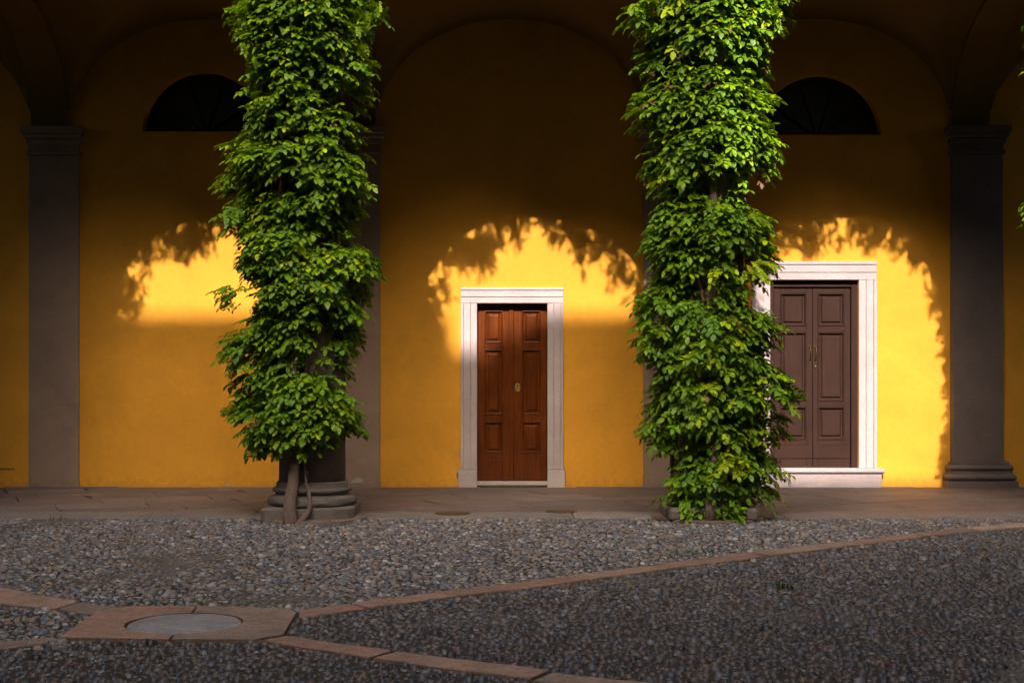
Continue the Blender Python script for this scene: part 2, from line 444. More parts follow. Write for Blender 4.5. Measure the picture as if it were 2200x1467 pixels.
# vault, transverse arches, front wall
def groin(x, y, a=1.80, b=1.83):
    p = 1 - (x / a) ** 2; q = 1 - (y / b) ** 2
    return SPRING + 1.46 * math.sqrt(max(0, p, q))
VX = [-10.3] + COLX + [10.25]
for xa, xb in zip(VX, VX[1:]):
    m = MB(); cx = (xa + xb) / 2; nx, ny = 44, 36; hy = 1.81; cy = -1.81; hx = (xb - xa) / 2
    for j in range(ny + 1):
        for i in range(nx + 1):
            x = -hx + 2 * hx * i / nx; y = -hy + 2 * hy * j / ny
            m.v.append((cx + x, cy + y, groin(x, y)))
    for j in range(ny):
        for i in range(nx):
            k = j * (nx + 1) + i; m.f.append((k, k + nx + 1, k + nx + 2, k + 1))
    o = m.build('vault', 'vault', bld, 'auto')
    o['label'] = 'shadowed groin vault over one bay of the portico'
for k, x in enumerate(COLX):
    m = MB(); n = 28; h = .25
    for i in range(n + 1):
        t = math.pi * i / n; y = -1.81 - 1.80 * math.cos(t); z = SPRING + 1.38 * math.sin(t) - .002
        m.v += [(x - h, y, z), (x + h, y, z), (x - h, y, z + .5), (x + h, y, z + .5)]
    for i in range(n):
        q = 4 * i; m.f += [(q, q + 1, q + 5, q + 4), (q, q + 4, q + 6, q + 2), (q + 1, q + 3, q + 7, q + 5)]
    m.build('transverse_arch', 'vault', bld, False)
def arch_wall(axes, half, y0, y1, z_sp, ry, ztop, mat, name, ax=0):
    """wall on a row of columns: semi-elliptical openings between the axes"""
    m = MB(); segs = []
    def P(u, y, z): return (u, y, z)
    for ua, ub in zip(axes, axes[1:]):
        c = (ua + ub) / 2; a = (ub - ua) / 2 - half; n = 32
        us = [c - a * math.cos(math.pi * i / n) for i in range(n + 1)]
        zs = [z_sp + ry * math.sin(math.pi * i / n) for i in range(n + 1)]
        for i in range(n):
            A = (us[i], zs[i]); B = (us[i + 1], zs[i + 1])
            m.add([P(A[0], y0, A[1]), P(B[0], y0, B[1]), P(B[0], y0, ztop), P(A[0], y0, ztop)], [(0, 1, 2, 3)])
            m.add([P(A[0], y1, A[1]), P(B[0], y1, B[1]), P(B[0], y1, ztop), P(A[0], y1, ztop)], [(3, 2, 1, 0)])
            m.add([P(A[0], y0, A[1]), P(A[0], y1, A[1]), P(B[0], y1, B[1]), P(B[0], y0, B[1])], [(0, 1, 2, 3)])
        m.add([P(ub - half, y0, z_sp), P(ub + half, y0, z_sp), P(ub + half, y0, ztop), P(ub - half, y0, ztop),
               P(ub - half, y1, z_sp), P(ub + half, y1, z_sp), P(ub + half, y1, ztop), P(ub - half, y1, ztop)],
              [(0, 1, 2, 3), (7, 6, 5, 4), (0, 4, 5, 1)])
    u = axes[0]
    m.add([P(u - half, y0, z_sp), P(u + half, y0, z_sp), P(u + half, y0, ztop), P(u - half, y0, ztop),
           P(u - half, y1, z_sp), P(u + half, y1, z_sp), P(u + half, y1, ztop), P(u - half, y1, ztop)],
          [(0, 1, 2, 3), (7, 6, 5, 4), (0, 4, 5, 1)])
    return m.build(name, mat, bld)
fw = arch_wall(COLX, .33, COLY - .28, COLY + .28, SPRING, RY, TOP, 'facade', 'front_wall')
fw['label'] = 'plastered wall carried by the column arches'
MB().box(-11.6, 11.6, COLY - .9, .8, TOP, TOP + .25).build('roof', 'roof', bld)
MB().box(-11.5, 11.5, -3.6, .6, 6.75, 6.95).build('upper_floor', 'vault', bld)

# columns
COLNAME = ['column just outside the left edge of the picture',
           'stone column wrapped by the left vine, its moulded base and lower shaft bare',
           'stone column almost hidden by the right vine down to its base', 'corner column just outside the right edge']
for k, cx in enumerate(COLX):
    c = empty('column', (cx, COLY, 0), bld); c['label'] = COLNAME[k]
    MB().lathe([(.60, -.03), (.60, .008), (.585, .018), (.40, .02)], 0, 0, 56, .004).build('footing_ring', 'slab', c, 'auto')
    b = MB(); b.box(-.455, .455, -.455, .455, .0, .135, .03)
    if k == 1:                                             # broken corner of the plinth
        b = MB(); b.prism([(-.46, -.40), (-.41, -.455), (.20, -.46), (.30, -.44), (.42, -.34), (.465, -.25), (.455, .40), (.40, .455), (-.40, .455), (-.455, .41)], .0, .135, .03)
    b.build('plinth', 'base', c)
    b = MB(); b.lathe([(.43, .135), (.452, .15), (.462, .18), (.452, .215), (.42, .235), (.385, .24), (.372, .255), (.378, .27),
                       (.405, .28), (.412, .298), (.40, .315), (.378, .32), (.372, .335), (.366, .37), (.342, .385)], 0, 0, 48, .006)
    b.build('base_moulding', 'base', c, 'auto')
    b = MB(); b.lathe([(.342 - .052 * max(0, (i - 3) / 9) ** 1.4, .385 + 4.02 * i / 12) for i in range(13)], 0, 0, 40, .003)
    b.build('shaft', 'column', c, True)
    b = MB(); b.lathe([(.29, 4.40), (.325, 4.415), (.325, 4.44), (.295, 4.455), (.295, 4.54), (.32, 4.55), (.36, 4.58), (.39, 4.62), (.40, 4.65)], 0, 0, 40)
    b.box(-.42, .42, -.42, .42, 4.65, 4.795, .015)
    b.build('capital', 'column', c, 'auto')

# ------------------------------------------------------------------ doors
def panel(x0, x1, z0, z1, yf, rings, name, mat, parent):
    m = MB(); n = 0
    for ins, dy in rings:
        m.v += [(x0 + ins, yf + dy, z0 + ins), (x1 - ins, yf + dy, z0 + ins), (x1 - ins, yf + dy, z1 - ins), (x0 + ins, yf + dy, z1 - ins)]
    for k in range(len(rings) - 1):
        for i in range(4):
            j = (i + 1) % 4; m.f.append((4 * k + i, 4 * k + j, 4 * k + 4 + j, 4 * k + 4 + i))
    k = 4 * (len(rings) - 1); m.f.append((k, k + 1, k + 2, k + 3))
    return m.build(name, mat, parent)
def leaf_frame(x0, x1, z0, z1, cells, yf, mat, parent, extra=()):
    """stiles and rails round the panels (cells share x), each a board of its own"""
    px0, px1 = cells[0][0], cells[0][1]
    for a, b in ((x0, px0), (px1, x1)):
        MB().box(a, b, yf, yf + .04, z0, z1, .003).build('stile', mat, parent)
    zs = [z1] + [v for c in cells for v in (c[3], c[2])] + [z0]
    for i in range(0, len(zs), 2):
        parts = [zs[i]] + [e for e in extra if zs[i + 1] < e < zs[i]] + [zs[i + 1]]
        for a, b in zip(parts, parts[1:]):
            MB().box(px0 + .0005, px1 - .0005, yf + .0012, yf + .04, b + .0005, a, .003).build('rail', mat, parent)

def surround(name, ox0, ox1, ot, ix0, ix1, it, blocks, label):
    s = empty(name, ((ox0 + ox1) / 2, 0, 0), bld); s['label'] = label; cx = (ox0 + ox1) / 2
    def bands(m, a, b, horiz, lo, hi, inner_first):
        w = b - a; cuts = [0, .40, .82, 1.0]; prj = [.035, .046, .060]
        if not inner_first: cuts = [1 - c for c in cuts[::-1]]; prj = prj[::-1]
        for i in range(3):
            u0, u1 = a + w * cuts[i] + .0012, a + w * cuts[i + 1] - .0012
            if horiz: m.box(lo, hi, -prj[i], .12, u0, u1, .004)
            else: m.box(u0, u1, -prj[i], .12, lo, hi, .004)
    z0 = blocks
    m = MB(); bands(m, ox0 - cx, ix0 - cx, False, z0, it, False); m.build('jamb', 'surround', s)
    m = MB(); bands(m, ix1 - cx, ox1 - cx, False, z0, it, True); m.build('jamb', 'surround', s)
    m = MB(); bands(m, it + .002, ot, True, ox0 - cx, ox1 - cx, True); m.build('lintel', 'surround', s)
    return s, cx
s, cx = surround('door_surround', WX(990), WX(1210), WZ(618), MD[0], MD[1], MD[2], WZ(1007), 'pale pink granite frame of the varnished door')
for a, b in ((WX(985), MD[0]), (MD[1], WX(1213))):
    MB().box(a - cx, b - cx + (.0), -.066, .12, -.02, WZ(1007) - .002, .005).build('base_block', 'surround', s)
MB().box(MD[0] - cx, MD[1] - cx, -.045, .34, -.02, WZ(1034), .006).build('sill', 'surround', s)
m = MB(); m.prism([(MD[0] - cx - .01, -.05), (MD[0] - cx + .1, -.10), (0, -.125), (MD[1] - cx - .1, -.10), (MD[1] - cx + .01, -.05)], .003, .028, .008)
m.build('threshold_ramp', 'rust', s)

d = empty('door', ((MD[0] + MD[1]) / 2, 0, 0), bld); d['label'] = 'varnished reddish brown double door with six raised panels'
dx = (MD[0] + MD[1]) / 2; X = lambda p: WX(p) - dx
YF = .105
MB().box(MD[0] - dx - .02, MD[1] - dx + .02, YF + .03, YF + .07, WZ(1034), MD[2] + .02).build('door_backing', 'door_warm', d)
RW = [(0, 0), (.004, -.008), (.012, -.009), (.020, .004), (.024, .026), (.036, .027), (.066, .004), (.072, .003)]
rowsA = [(WZ(737), WZ(666)), (WZ(891), WZ(750)), (WZ(974), WZ(906))]
for (a, b), (pa, pb) in (((1027, 1096), (1041, 1080)), ((1104, 1174), (1122, 1162))):
    cells = [(X(pa), X(pb), z0, z1) for z0, z1 in rowsA]
    leaf_frame(X(a), X(b), WZ(1032), WZ(654), cells, YF, 'door_warm', d, (WZ(987),))
    for c in cells: panel(*c, YF, RW, 'panel', 'door_warm', d)
MB().box(X(1093.5), X(1103.4), YF - .018, YF + .03, WZ(1031), WZ(655), .006).build('astragal', 'door_warm', d)
lk = MB(); n = 20
oval = [(.031 * math.cos(2 * math.pi * i / n), (.024 if math.sin(2 * math.pi * i / n) > 0 else -.024) + .031 * math.sin(2 * math.pi * i / n)) for i in range(n)]
lk.add([(X(1112) + x, YF - .012, WZ(832) + z) for x, z in oval] + [(X(1112) + x * 1.12, YF + .001, WZ(832) + z * 1.08) for x, z in oval],
       [tuple(range(n))] + [(i, i + n, (i + 1) % n + n, (i + 1) % n) for i in range(n)])
M['lock'] = simple('polished_brass', (.62, .42, .12), .32, .7)
lk.build('lock_plate', 'lock', d)
kh = MB(); kh.lathe([(.011, 0), (.011, .008), (.008, .010)], 0, 0, 14)
kh.v = [(X(1112) + x, YF - .010 - z, WZ(829) + y) for x, y, z in kh.v]; kh.build('lock_cylinder', 'iron', d)

s, cx = surround('door_surround', WX(1614), WX(1882), WZ(562), RD[0], RD[1], RD[2], WZ(1005), 'pale pink granite frame of the brown painted door')
MB().box(WX(1614) - cx, WX(1890) - cx, -.11, .30, -.03, WZ(1015), .006).build('doorstep', 'surround', s)
m = MB(); m.box(WX(1608) - cx, WX(1896) - cx, -.145, .30, WZ(1015) + .001, WZ(1005) - .001, .016); m.build('step_nosing', 'surround', s)

d = empty('door', ((RD[0] + RD[1]) / 2, 0, 0), bld); d['label'] = 'weathered dark brown painted double door with six panels and two pull handles'
dx = (RD[0] + RD[1]) / 2; YF = .085; zb = WZ(1005)
MB().box(RD[0] - dx - .02, RD[1] - dx + .02, YF + .03, YF + .07, zb, RD[2] + .02).build('door_backing', 'door_brown', d)
for a, b in ((1654, 1664), (1831, 1844)):
    MB().box(X(a) + .001, X(b) - .001, YF - .035, YF + .05, zb, RD[2] - .001, .005).build('door_frame', 'door_brown', d)
MB().box(X(1664), X(1831), YF - .034, YF + .05, WZ(616), RD[2] - .001, .005).build('door_frame', 'door_brown', d)
RB = [(0, 0), (.005, -.010), (.013, -.010), (.022, .004), (.028, .024), (.046, .025), (.058, .006), (.066, .0)]
rowsB = [(WZ(700), WZ(629)), (WZ(862), WZ(713)), (WZ(945), WZ(874))]
for (a, b), (pa, pb) in (((1665, 1748.5), (1679, 1736)), ((1749.5, 1830), (1760, 1818))):
    cells = [(X(pa), X(pb), z0, z1) for z0, z1 in rowsB]
    leaf_frame(X(a), X(b), zb + .005, WZ(617.5), cells, YF, 'door_brown', d, (WZ(957), WZ(984)))
    for c in cells: panel(*c, YF, RB, 'panel', 'door_brown', d)
    MB().box(X(a) + .002, X(b) - .002, YF - .012, YF + .03, WZ(985), WZ(957), .004).build('kick_board', 'door_brown', d)
for px in (1743, 1755):
    h = MB(); x = X(px)
    h.tube([(x, YF, WZ(746)), (x, YF - .035, WZ(748)), (x, YF - .05, WZ(754)), (x, YF - .05, WZ(766)), (x, YF - .035, WZ(772)), (x, YF, WZ(774))],
           [.010, .007, .006, .006, .007, .010], 8)
    h.box(x - .013, x + .013, YF - .004, YF + .002, WZ(780), WZ(740), .002)
    h.build('pull_handle', 'brass', d, 'auto')
kh = MB(); kh.lathe([(.020, 0), (.020, .006), (.012, .010)], 0, 0, 14)
kh.v = [(X(1756) + x, YF - z, WZ(788) + y) for x, y, z in kh.v]; kh.build('lock_plate', 'brass', d)

# ------------------------------------------------------------------ the other wings of the courtyard (out of view; they shade it)
def windows(parent, pts, ux):
    for (x, y, z) in pts:
        w = MB()
        if ux: w.box(x - .55, x + .55, y - .03, y + .03, z, z + 1.9, .01)
        else: w.box(x - .03, x + .03, y - .55, y + .55, z, z + 1.9, .01)
        w.build('window', 'glass', parent)
TS = math.tan(SUN_EL) / math.cos(SUN_AZ)
OY = -26.0
ZH = WZ(676) - OY * TS; ZL = 0.03 - OY * TS
XS = WX(1470) + OY * math.tan(SUN_AZ); XN = WX(1018) + OY * math.tan(SUN_AZ)
opp = empty('opposite_wing', (0, OY, 0)); tag(opp, 'tall plastered wing closing the courtyard behind the viewpoint', 'building')
MB().box(-40, XS, -12, 0, -.1, ZH - .62 - .001).build('wall', 'far', opp)
MB().box(XS + .001, 24, -12, 0, -.1, ZL - .3 - .001).build('wall', 'far', opp)
DX = OY * math.tan(SUN_AZ)
for pa, pb, dz in ((None, 965, 0), (965, 1050, .50), (1050, 1125, .20), (1125, None, 0)):      # unseen parapet, notched to let sun fall on the middle door's left side
    MB().box(-40 if pa is None else WX(pa) + DX + .001, XS if pb is None else WX(pb) + DX, -.5, 0, ZH - .62, ZH - dz).build('parapet', 'far', opp)
MB().box(XS + .003, 24, -.5, 0, ZL - .3, ZL).build('parapet', 'far', opp)
windows(opp, [(x, .0, z) for x in range(-15, 14, 4) for z in (2, 7, 12)], True)
rt = empty('right_wing', (6.5, -15, 0)); tag(rt, 'plastered wing along the right side of the courtyard', 'building')
MB().box(-.25, 9, -10.5, 10.75, -.1, 19.0).build('wall', 'far', rt)
MB().box(-.7, 9.3, -10.6, 10.0, 19.0, 19.2).build('roof', 'roof', rt)
windows(rt, [(-.25, y, z) for y in range(-8, 10, 4) for z in (1.2, 6.5)], False)
lt = empty('left_wing', (-6.65, -15, 0)); tag(lt, 'plastered wing along the left side of the courtyard', 'building')
MB().box(-9, .2, -10.5, 10.75, -.1, 11.0).build('wall', 'far', lt)
MB().box(-9.3, .35, -10.6, 10.0, 11.0, 11.2).build('roof', 'roof', lt)
windows(lt, [(.2, y, z) for y in range(-8, 10, 4) for z in (1.2, 6.5)], False)

# ------------------------------------------------------------------ paving
def clip(poly, axis, val, keep_less):
    out = []; n = len(poly)
    for i in range(n):
        a, b = poly[i], poly[(i + 1) % n]
        ia = (a[axis] <= val) == keep_less; ib = (b[axis] <= val) == keep_less
        if ia: out.append(a)
        if ia != ib:
            t = (val - a[axis]) / (b[axis] - a[axis]); out.append((a[0] + (b[0] - a[0]) * t, a[1] + (b[1] - a[1]) * t))
    return out
def shrink(poly, g):
    n = len(poly); cx = sum(p[0] for p in poly) / n; cy = sum(p[1] for p in poly) / n; out = []
    for p in poly:
        d = math.hypot(p[0] - cx, p[1] - cy) or 1; k = max(.2, 1 - g / d); out.append((cx + (p[0] - cx) * k, cy + (p[1] - cy) * k))
    return out
SLAB_Y0, SLAB_Y1 = -3.42, -.0
ang = R(24); ca, sa = math.cos(ang), math.sin(ang)
v = -7.0
while v < 7.0:                                              # courses laid askew, cut to the rectangle of the portico
    dv = random.uniform(.48, .72); u = -11.0 + random.random()
    while u < 11.0:
        du = random.uniform(.8, 1.5); sk = random.uniform(-.05, .05); e0, e1 = random.uniform(-.012, .012), random.uniform(-.012, .012)
        q = [(u, v + e0), (u + du, v + e1), (u + du + sk, v + dv + e1), (u, v + dv + e0)]
        q = [(a * ca - b * sa, a * sa + b * ca - 1.7) for a, b in q]; u += du
        q = clip(q, 0, 8.0, True); q = clip(q, 0, -8.0, False) if len(q) > 2 else []
        q = clip(q, 1, SLAB_Y1, True) if len(q) > 2 else []; q = clip(q, 1, SLAB_Y0, False) if len(q) > 2 else []
        if len(q) < 3: continue
        A = abs(sum(q[k][0] * q[(k + 1) % len(q)][1] - q[(k + 1) % len(q)][0] * q[k][1] for k in range(len(q)))) / 2
        if A < .02: continue
        m = MB(); m.prism(shrink(q, .008 + random.random() * .008), -.05, random.uniform(-.005, .005), .014)
        m.build('paving_slab', 'slab', floor)
    v += dv
kx = -8.0
while kx < 8.0:
    L = random.uniform(1.5, 2.6); m = MB()
    m.prism([(kx + .004, -4.02 + random.uniform(-.006, .006)), (kx + L - .004, -4.02 + random.uniform(-.006, .006)), (kx + L - .004, SLAB_Y0 - .006), (kx + .004, SLAB_Y0 - .006)],
            -.06, .006 + random.uniform(-.003, .003), .014)
    m.build('kerb_stone', 'kerb', floor); kx += L
for px, py, rr in ((972, 1104, .19), (1206, 1099.5, .175)):
    x, y = GP(px, py)
    c = empty('drain_cover', (x, y, .006)); tag(c, 'small round rusty drain cover set in the kerb, ' + ('left one' if px < 1000 else 'right one'), 'drain cover', 'drain covers in the kerb')
    MB().lathe([(rr, -.02), (rr, .006), (rr - .012, .009), (rr - .02, .006)], 0, 0, 28).build('rim', 'rust', c)
    MB().lathe([(rr - .024, -.02), (rr - .024, .0075), (rr - .03, .0085), (.03, .009)], 0, 0, 28).build('lid', 'rust', c)

# diagonal strips of pinkish stone and the square round the round cover, measured on the ground
def quad(pts): return [GP(*p) for p in pts]
STRIPS = {
 'right': [[(640, 1311), (750, 1297), (790, 1306), (640, 1329)], [(752, 1296), (945, 1273), (990, 1281), (793, 1304)],
        [(948, 1272), (1222, 1238), (1266, 1246), (993, 1280)], [(1226, 1237), (1411, 1214), (1450, 1220), (1270, 1245)],
        [(1414, 1213), (1612, 1187), (1650, 1195), (1453, 1219)], [(1615, 1186), (1820, 1164), (1848, 1171), (1653, 1194)],
        [(1823, 1163), (1956, 1146), (1984, 1153), (1851, 1170)], [(1959, 1145), (2073, 1134), (2108, 1140), (1987, 1152)],
        [(2076, 1133), (2210, 1122), (2240, 1128), (2111, 1139)]],
 'upper_left': [[(-160, 1238), (-10, 1260), (-30, 1294), (-190, 1266)], [(-7, 1261), (168, 1293), (118, 1307), (-27, 1295)],
        [(171, 1294), (265, 1306), (188, 1320), (121, 1308)]],
 'lower_left': [[(-150, 1392), (122, 1369), (128, 1376), (90, 1384), (-150, 1410)]],
 'lower_right': [[(612, 1367), (842, 1398), (792, 1413), (560, 1376)], [(848, 1401), (1178, 1441), (1136, 1460), (798, 1415)],
        [(1184, 1445), (1460, 1475), (1420, 1496), (1142, 1462)]],
}
LAB = {'right': 'strip of pinkish paving stones running from the square slab to the right edge', 'upper_left': 'strip of pinkish paving stones from the upper left into the square slab',
       'lower_left': 'short end of a pink paving strip at the lower left edge', 'lower_right': 'strip of pinkish paving stones from the square slab to the bottom edge'}
polys = []
for k, qs in STRIPS.items():
    st = empty('paving_strip', (*GP(*qs[0][0]), 0)); tag(st, LAB[k], kind='structure')
    ox, oy = GP(*qs[0][0])
    for q in qs:
        p = quad(q)[::-1]; polys.append(p); pts = []
        n = len(p)
        for i in range(n):                                  # edges slightly uneven
            a, b = p[i], p[(i + 1) % n]; ln = math.hypot(b[0] - a[0], b[1] - a[1]); dv = max(1, int(ln / .16))
            for t in range(dv):
                f = t / dv; e = .004 if t == 0 else .011
                pts.append((a[0] + (b[0] - a[0]) * f + random.uniform(-e, e) - ox, a[1] + (b[1] - a[1]) * f + random.uniform(-e, e) - oy))
        pts = shrink(pts, .007); m = MB(); m.prism(pts, -.05, .008 + random.uniform(-.003, .003), .010); m.build('paving_stone', 'strip', st)
# square slab in two halves round a stone cover
mh = empty('manhole', (*GP(396, 1341), 0)); tag(mh, 'square pinkish stone slab with round grey stone cover in its middle', 'manhole')
mx, my = GP(396, 1341); RC = .335
outer = [GP(*p) for p in ((127, 1372), (365, 1376), (548, 1376), (608, 1366), (636, 1319), (618, 1309), (424, 1304), (268, 1305), (205, 1318))]
def halfslab(pts, a0, a1):
    n = 20; arc = [(mx + RC * math.cos(a0 + (a1 - a0) * i / n), my + RC * math.sin(a0 + (a1 - a0) * i / n)) for i in range(n + 1)]
    o = [(x - mx, y - my) for x, y in pts]; ar = [(x - mx, y - my) for x, y in arc]
    m = MB(); poly = o + ar; k = len(poly)
    area = sum(poly[i][0] * poly[(i + 1) % k][1] - poly[(i + 1) % k][0] * poly[i][1] for i in range(k))
    if area < 0: poly = poly[::-1]
    m.add([(x, y, -.05) for x, y in poly] + [(x, y, .010) for x, y in poly], [tuple(range(k, 2 * k))] + [(i, (i + 1) % k, k + (i + 1) % k, k + i) for i in range(k)])
    return m.build('slab_half', 'strip', mh)
aT = math.atan2(outer[6][1] - my, outer[6][0] - mx); aB = math.atan2(outer[1][1] - my, outer[1][0] - mx)
e = .006
rh = [(outer[1][0] + e, outer[1][1])] + outer[2:6] + [(outer[6][0] + e, outer[6][1])]
halfslab(rh, aT - .02, aB + .02)
lh = [(outer[6][0] - e, outer[6][1])] + outer[7:] + [outer[0], (outer[1][0] - e, outer[1][1])]
halfslab(lh, aB - .02 + 2 * math.pi, aT + .02)
MB().lathe([(RC - .014, -.05), (RC - .014, .003), (RC - .024, .009), (.05, .011)], 0, 0, 44, .008).build('round_cover', 'cover', mh, 'auto')
polys.append(outer)

# ------------------------------------------------------------------ pebbles
def inside(poly, x, y):
    """vectorised point in polygon"""
    r = np.zeros(len(x), bool); n = len(poly)
    for i in range(n):
        (x0, y0), (x1, y1) = poly[i], poly[(i + 1) % n]
        if y0 == y1: continue
        c = ((y0 > y) != (y1 > y)) & (x < (x1 - x0) * (y - y0) / (y1 - y0) + x0); r ^= c
    return r
def grow(poly, g): return shrink(poly, -g)
S = .042
rows = np.arange(-12.2, -4.03, S * .866); px_, py_ = [], []
for k, y in enumerate(rows):
    hw = (y + CAM_D) * .394 + .9; x = np.arange(-hw, hw, S) + (S / 2 if k % 2 else 0)
    px_.append(x); py_.append(np.full(len(x), y))
px_ = np.concatenate(px_); py_ = np.concatenate(py_)
px_ += rng.uniform(-.42, .42, len(px_)) * S; py_ += rng.uniform(-.42, .42, len(py_)) * S
ok = np.ones(len(px_), bool)
for p in polys: ok &= ~inside(grow(p, .016), px_, py_)
for cx in COLX: ok &= ((px_ - cx) ** 2 + (py_ - COLY) ** 2) > .62 ** 2
ok &= py_ < -4.045
ok &= rng.random(len(px_)) > .05
px_, py_ = px_[ok], py_[ok]
from mathutils import kdtree
kd = kdtree.KDTree(len(px_))
for i in range(len(px_)): kd.insert((px_[i], py_[i], 0), i)
kd.balance()
big = np.zeros(len(px_), bool); dead = np.zeros(len(px_), bool)
for i in rng.permutation(len(px_))[:int(len(px_) * .05)]:
    if dead[i]: continue
    big[i] = True
    for _, j, _ in kd.find_range((px_[i], py_[i], 0), .036 + .012 * rng.random()):
        if j != i and not big[j]: dead[j] = True
px_, py_, big = px_[~dead], py_[~dead], big[~dead]
kd = kdtree.KDTree(len(px_))
for i in range(len(px_)): kd.insert((px_[i], py_[i], 0), i)
kd.balance()
nn = np.array([kd.find_n((px_[i], py_[i], 0), 3)[1:] for i in range(len(px_))], dtype=object)
d1 = np.array([q[0][2] for q in nn]); d2 = np.array([q[1][2] for q in nn])
rad = np.clip((.30 * d1 + .70 * d2) * .62, .009, .036) * rng.uniform(.80, 1.12, len(px_))
NP = len(px_)
sand = sandy(px_, py_)
PAL = np.array((1.75, 1.80, 1.90)) * np.array([(.115, .100, .090), (.072, .078, .094), (.150, .112, .082), (.21, .20, .185), (.045, .043, .044), (.120, .076, .062), (.17, .165, .16), (.165, .12, .065)])
PW = np.array([.28, .18, .13, .05, .16, .08, .09, .02]); PW /= PW.sum()
ptint = PAL[rng.choice(len(PAL), NP, p=PW)] * rng.uniform(.6, 1.35, (NP, 1)) * rng.uniform(.95, 1.05, (NP, 3))
# the field on the near side of the right-hand strip is darker, bluer stone, with a vignette painted in towards the viewer
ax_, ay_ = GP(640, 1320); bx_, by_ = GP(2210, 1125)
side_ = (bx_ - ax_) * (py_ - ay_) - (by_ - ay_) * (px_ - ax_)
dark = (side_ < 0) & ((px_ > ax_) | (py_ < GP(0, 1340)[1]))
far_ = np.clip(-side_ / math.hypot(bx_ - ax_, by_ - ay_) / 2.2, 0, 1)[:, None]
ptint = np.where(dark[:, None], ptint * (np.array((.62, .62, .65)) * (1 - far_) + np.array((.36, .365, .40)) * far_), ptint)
ptint = ptint * (1 - .45 * sand[:, None]) + np.array((.14, .122, .11)) * (.45 * sand[:, None])
asp = rng.uniform(.60, .98, NP); rot = rng.normal(0, .9, NP); hgt = rad * rng.uniform(.55, .92, NP)
zoff = -.012 - .004 + rng.uniform(-.004, .002, NP) - sand * rng.uniform(.1, 1.0, NP) * hgt * .72
NS = 7
th = 2 * np.pi * np.arange(NS) / NS
RING = [(1.0, 0.0), (.74, .80)]
pf = []
for i in range(NS):
    j = (i + 1) % NS
    pf += [(i, j, NS + j), (i, NS + j, NS + i), (NS + i, NS + j, 2 * NS)]
pf = np.array(pf)
def pebble_verts(r, a, rt, h, n):
    V = np.zeros((n, 2 * NS + 1, 3)); wob = rng.uniform(.84, 1.14, (n, NS))
    for k, (rr, zz) in enumerate(RING):
        x = np.cos(th)[None] * rr * wob * r[:, None]; y = np.sin(th)[None] * rr * wob * (r * a)[:, None]
        c, s_ = np.cos(rt)[:, None], np.sin(rt)[:, None]
        V[:, k * NS:(k + 1) * NS, 0] = x * c - y * s_; V[:, k * NS:(k + 1) * NS, 1] = x * s_ + y * c
        V[:, k * NS:(k + 1) * NS, 2] = zz * h[:, None] * rng.uniform(.8, 1.1, (n, NS))
    V[:, 2 * NS, 2] = h; V[:, 2 * NS, :2] = rng.uniform(-.15, .15, (n, 2)) * r[:, None]
    return V
# the 300 that show largest become pebbles of their own
dep = py_ + CAM_D
scrx = px_ / dep * F_PX; scry = HORIZON + F_PX * CAM_H / dep
vis = (np.abs(scrx) < 1085) & (scry < 1462)
size = np.where(vis, rad / dep * (1.2 - sand), 0)
own = np.argsort(-size)[:300]
rest = np.setdiff1d(np.arange(NP), own)
V = pebble_verts(rad[rest], asp[rest], rot[rest], hgt[rest], len(rest))
V += np.stack([px_[rest], py_[rest], zoff[rest]], 1)[:, None, :]
F = (pf[None] + (np.arange(len(rest)) * (2 * NS + 1))[:, None, None]).reshape(-1, 3)
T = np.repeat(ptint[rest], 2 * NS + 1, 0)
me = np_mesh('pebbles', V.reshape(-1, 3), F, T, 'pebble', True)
o = link(bpy.data.objects.new('pebbles', me), ground); o['kind'] = 'stuff'
pv = {}
for k in range(60):
    one = np.ones(1); V = pebble_verts(one, one * rng.uniform(.66, 1), one * 0, one * rng.uniform(.7, .95), 1)[0]
    t = PAL[rng.choice(len(PAL), p=PW)] * rng.uniform(.75, 1.2) * (np.array((.40, .405, .44)) if k % 2 else 1)  # odd variants carry the near field's stone tone and painted vignette
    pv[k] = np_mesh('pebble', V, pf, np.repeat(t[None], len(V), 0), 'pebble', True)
for i in own:
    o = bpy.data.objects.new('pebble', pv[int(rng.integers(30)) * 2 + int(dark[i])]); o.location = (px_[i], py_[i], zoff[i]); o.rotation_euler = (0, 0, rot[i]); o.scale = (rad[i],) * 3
    link(o, ground)

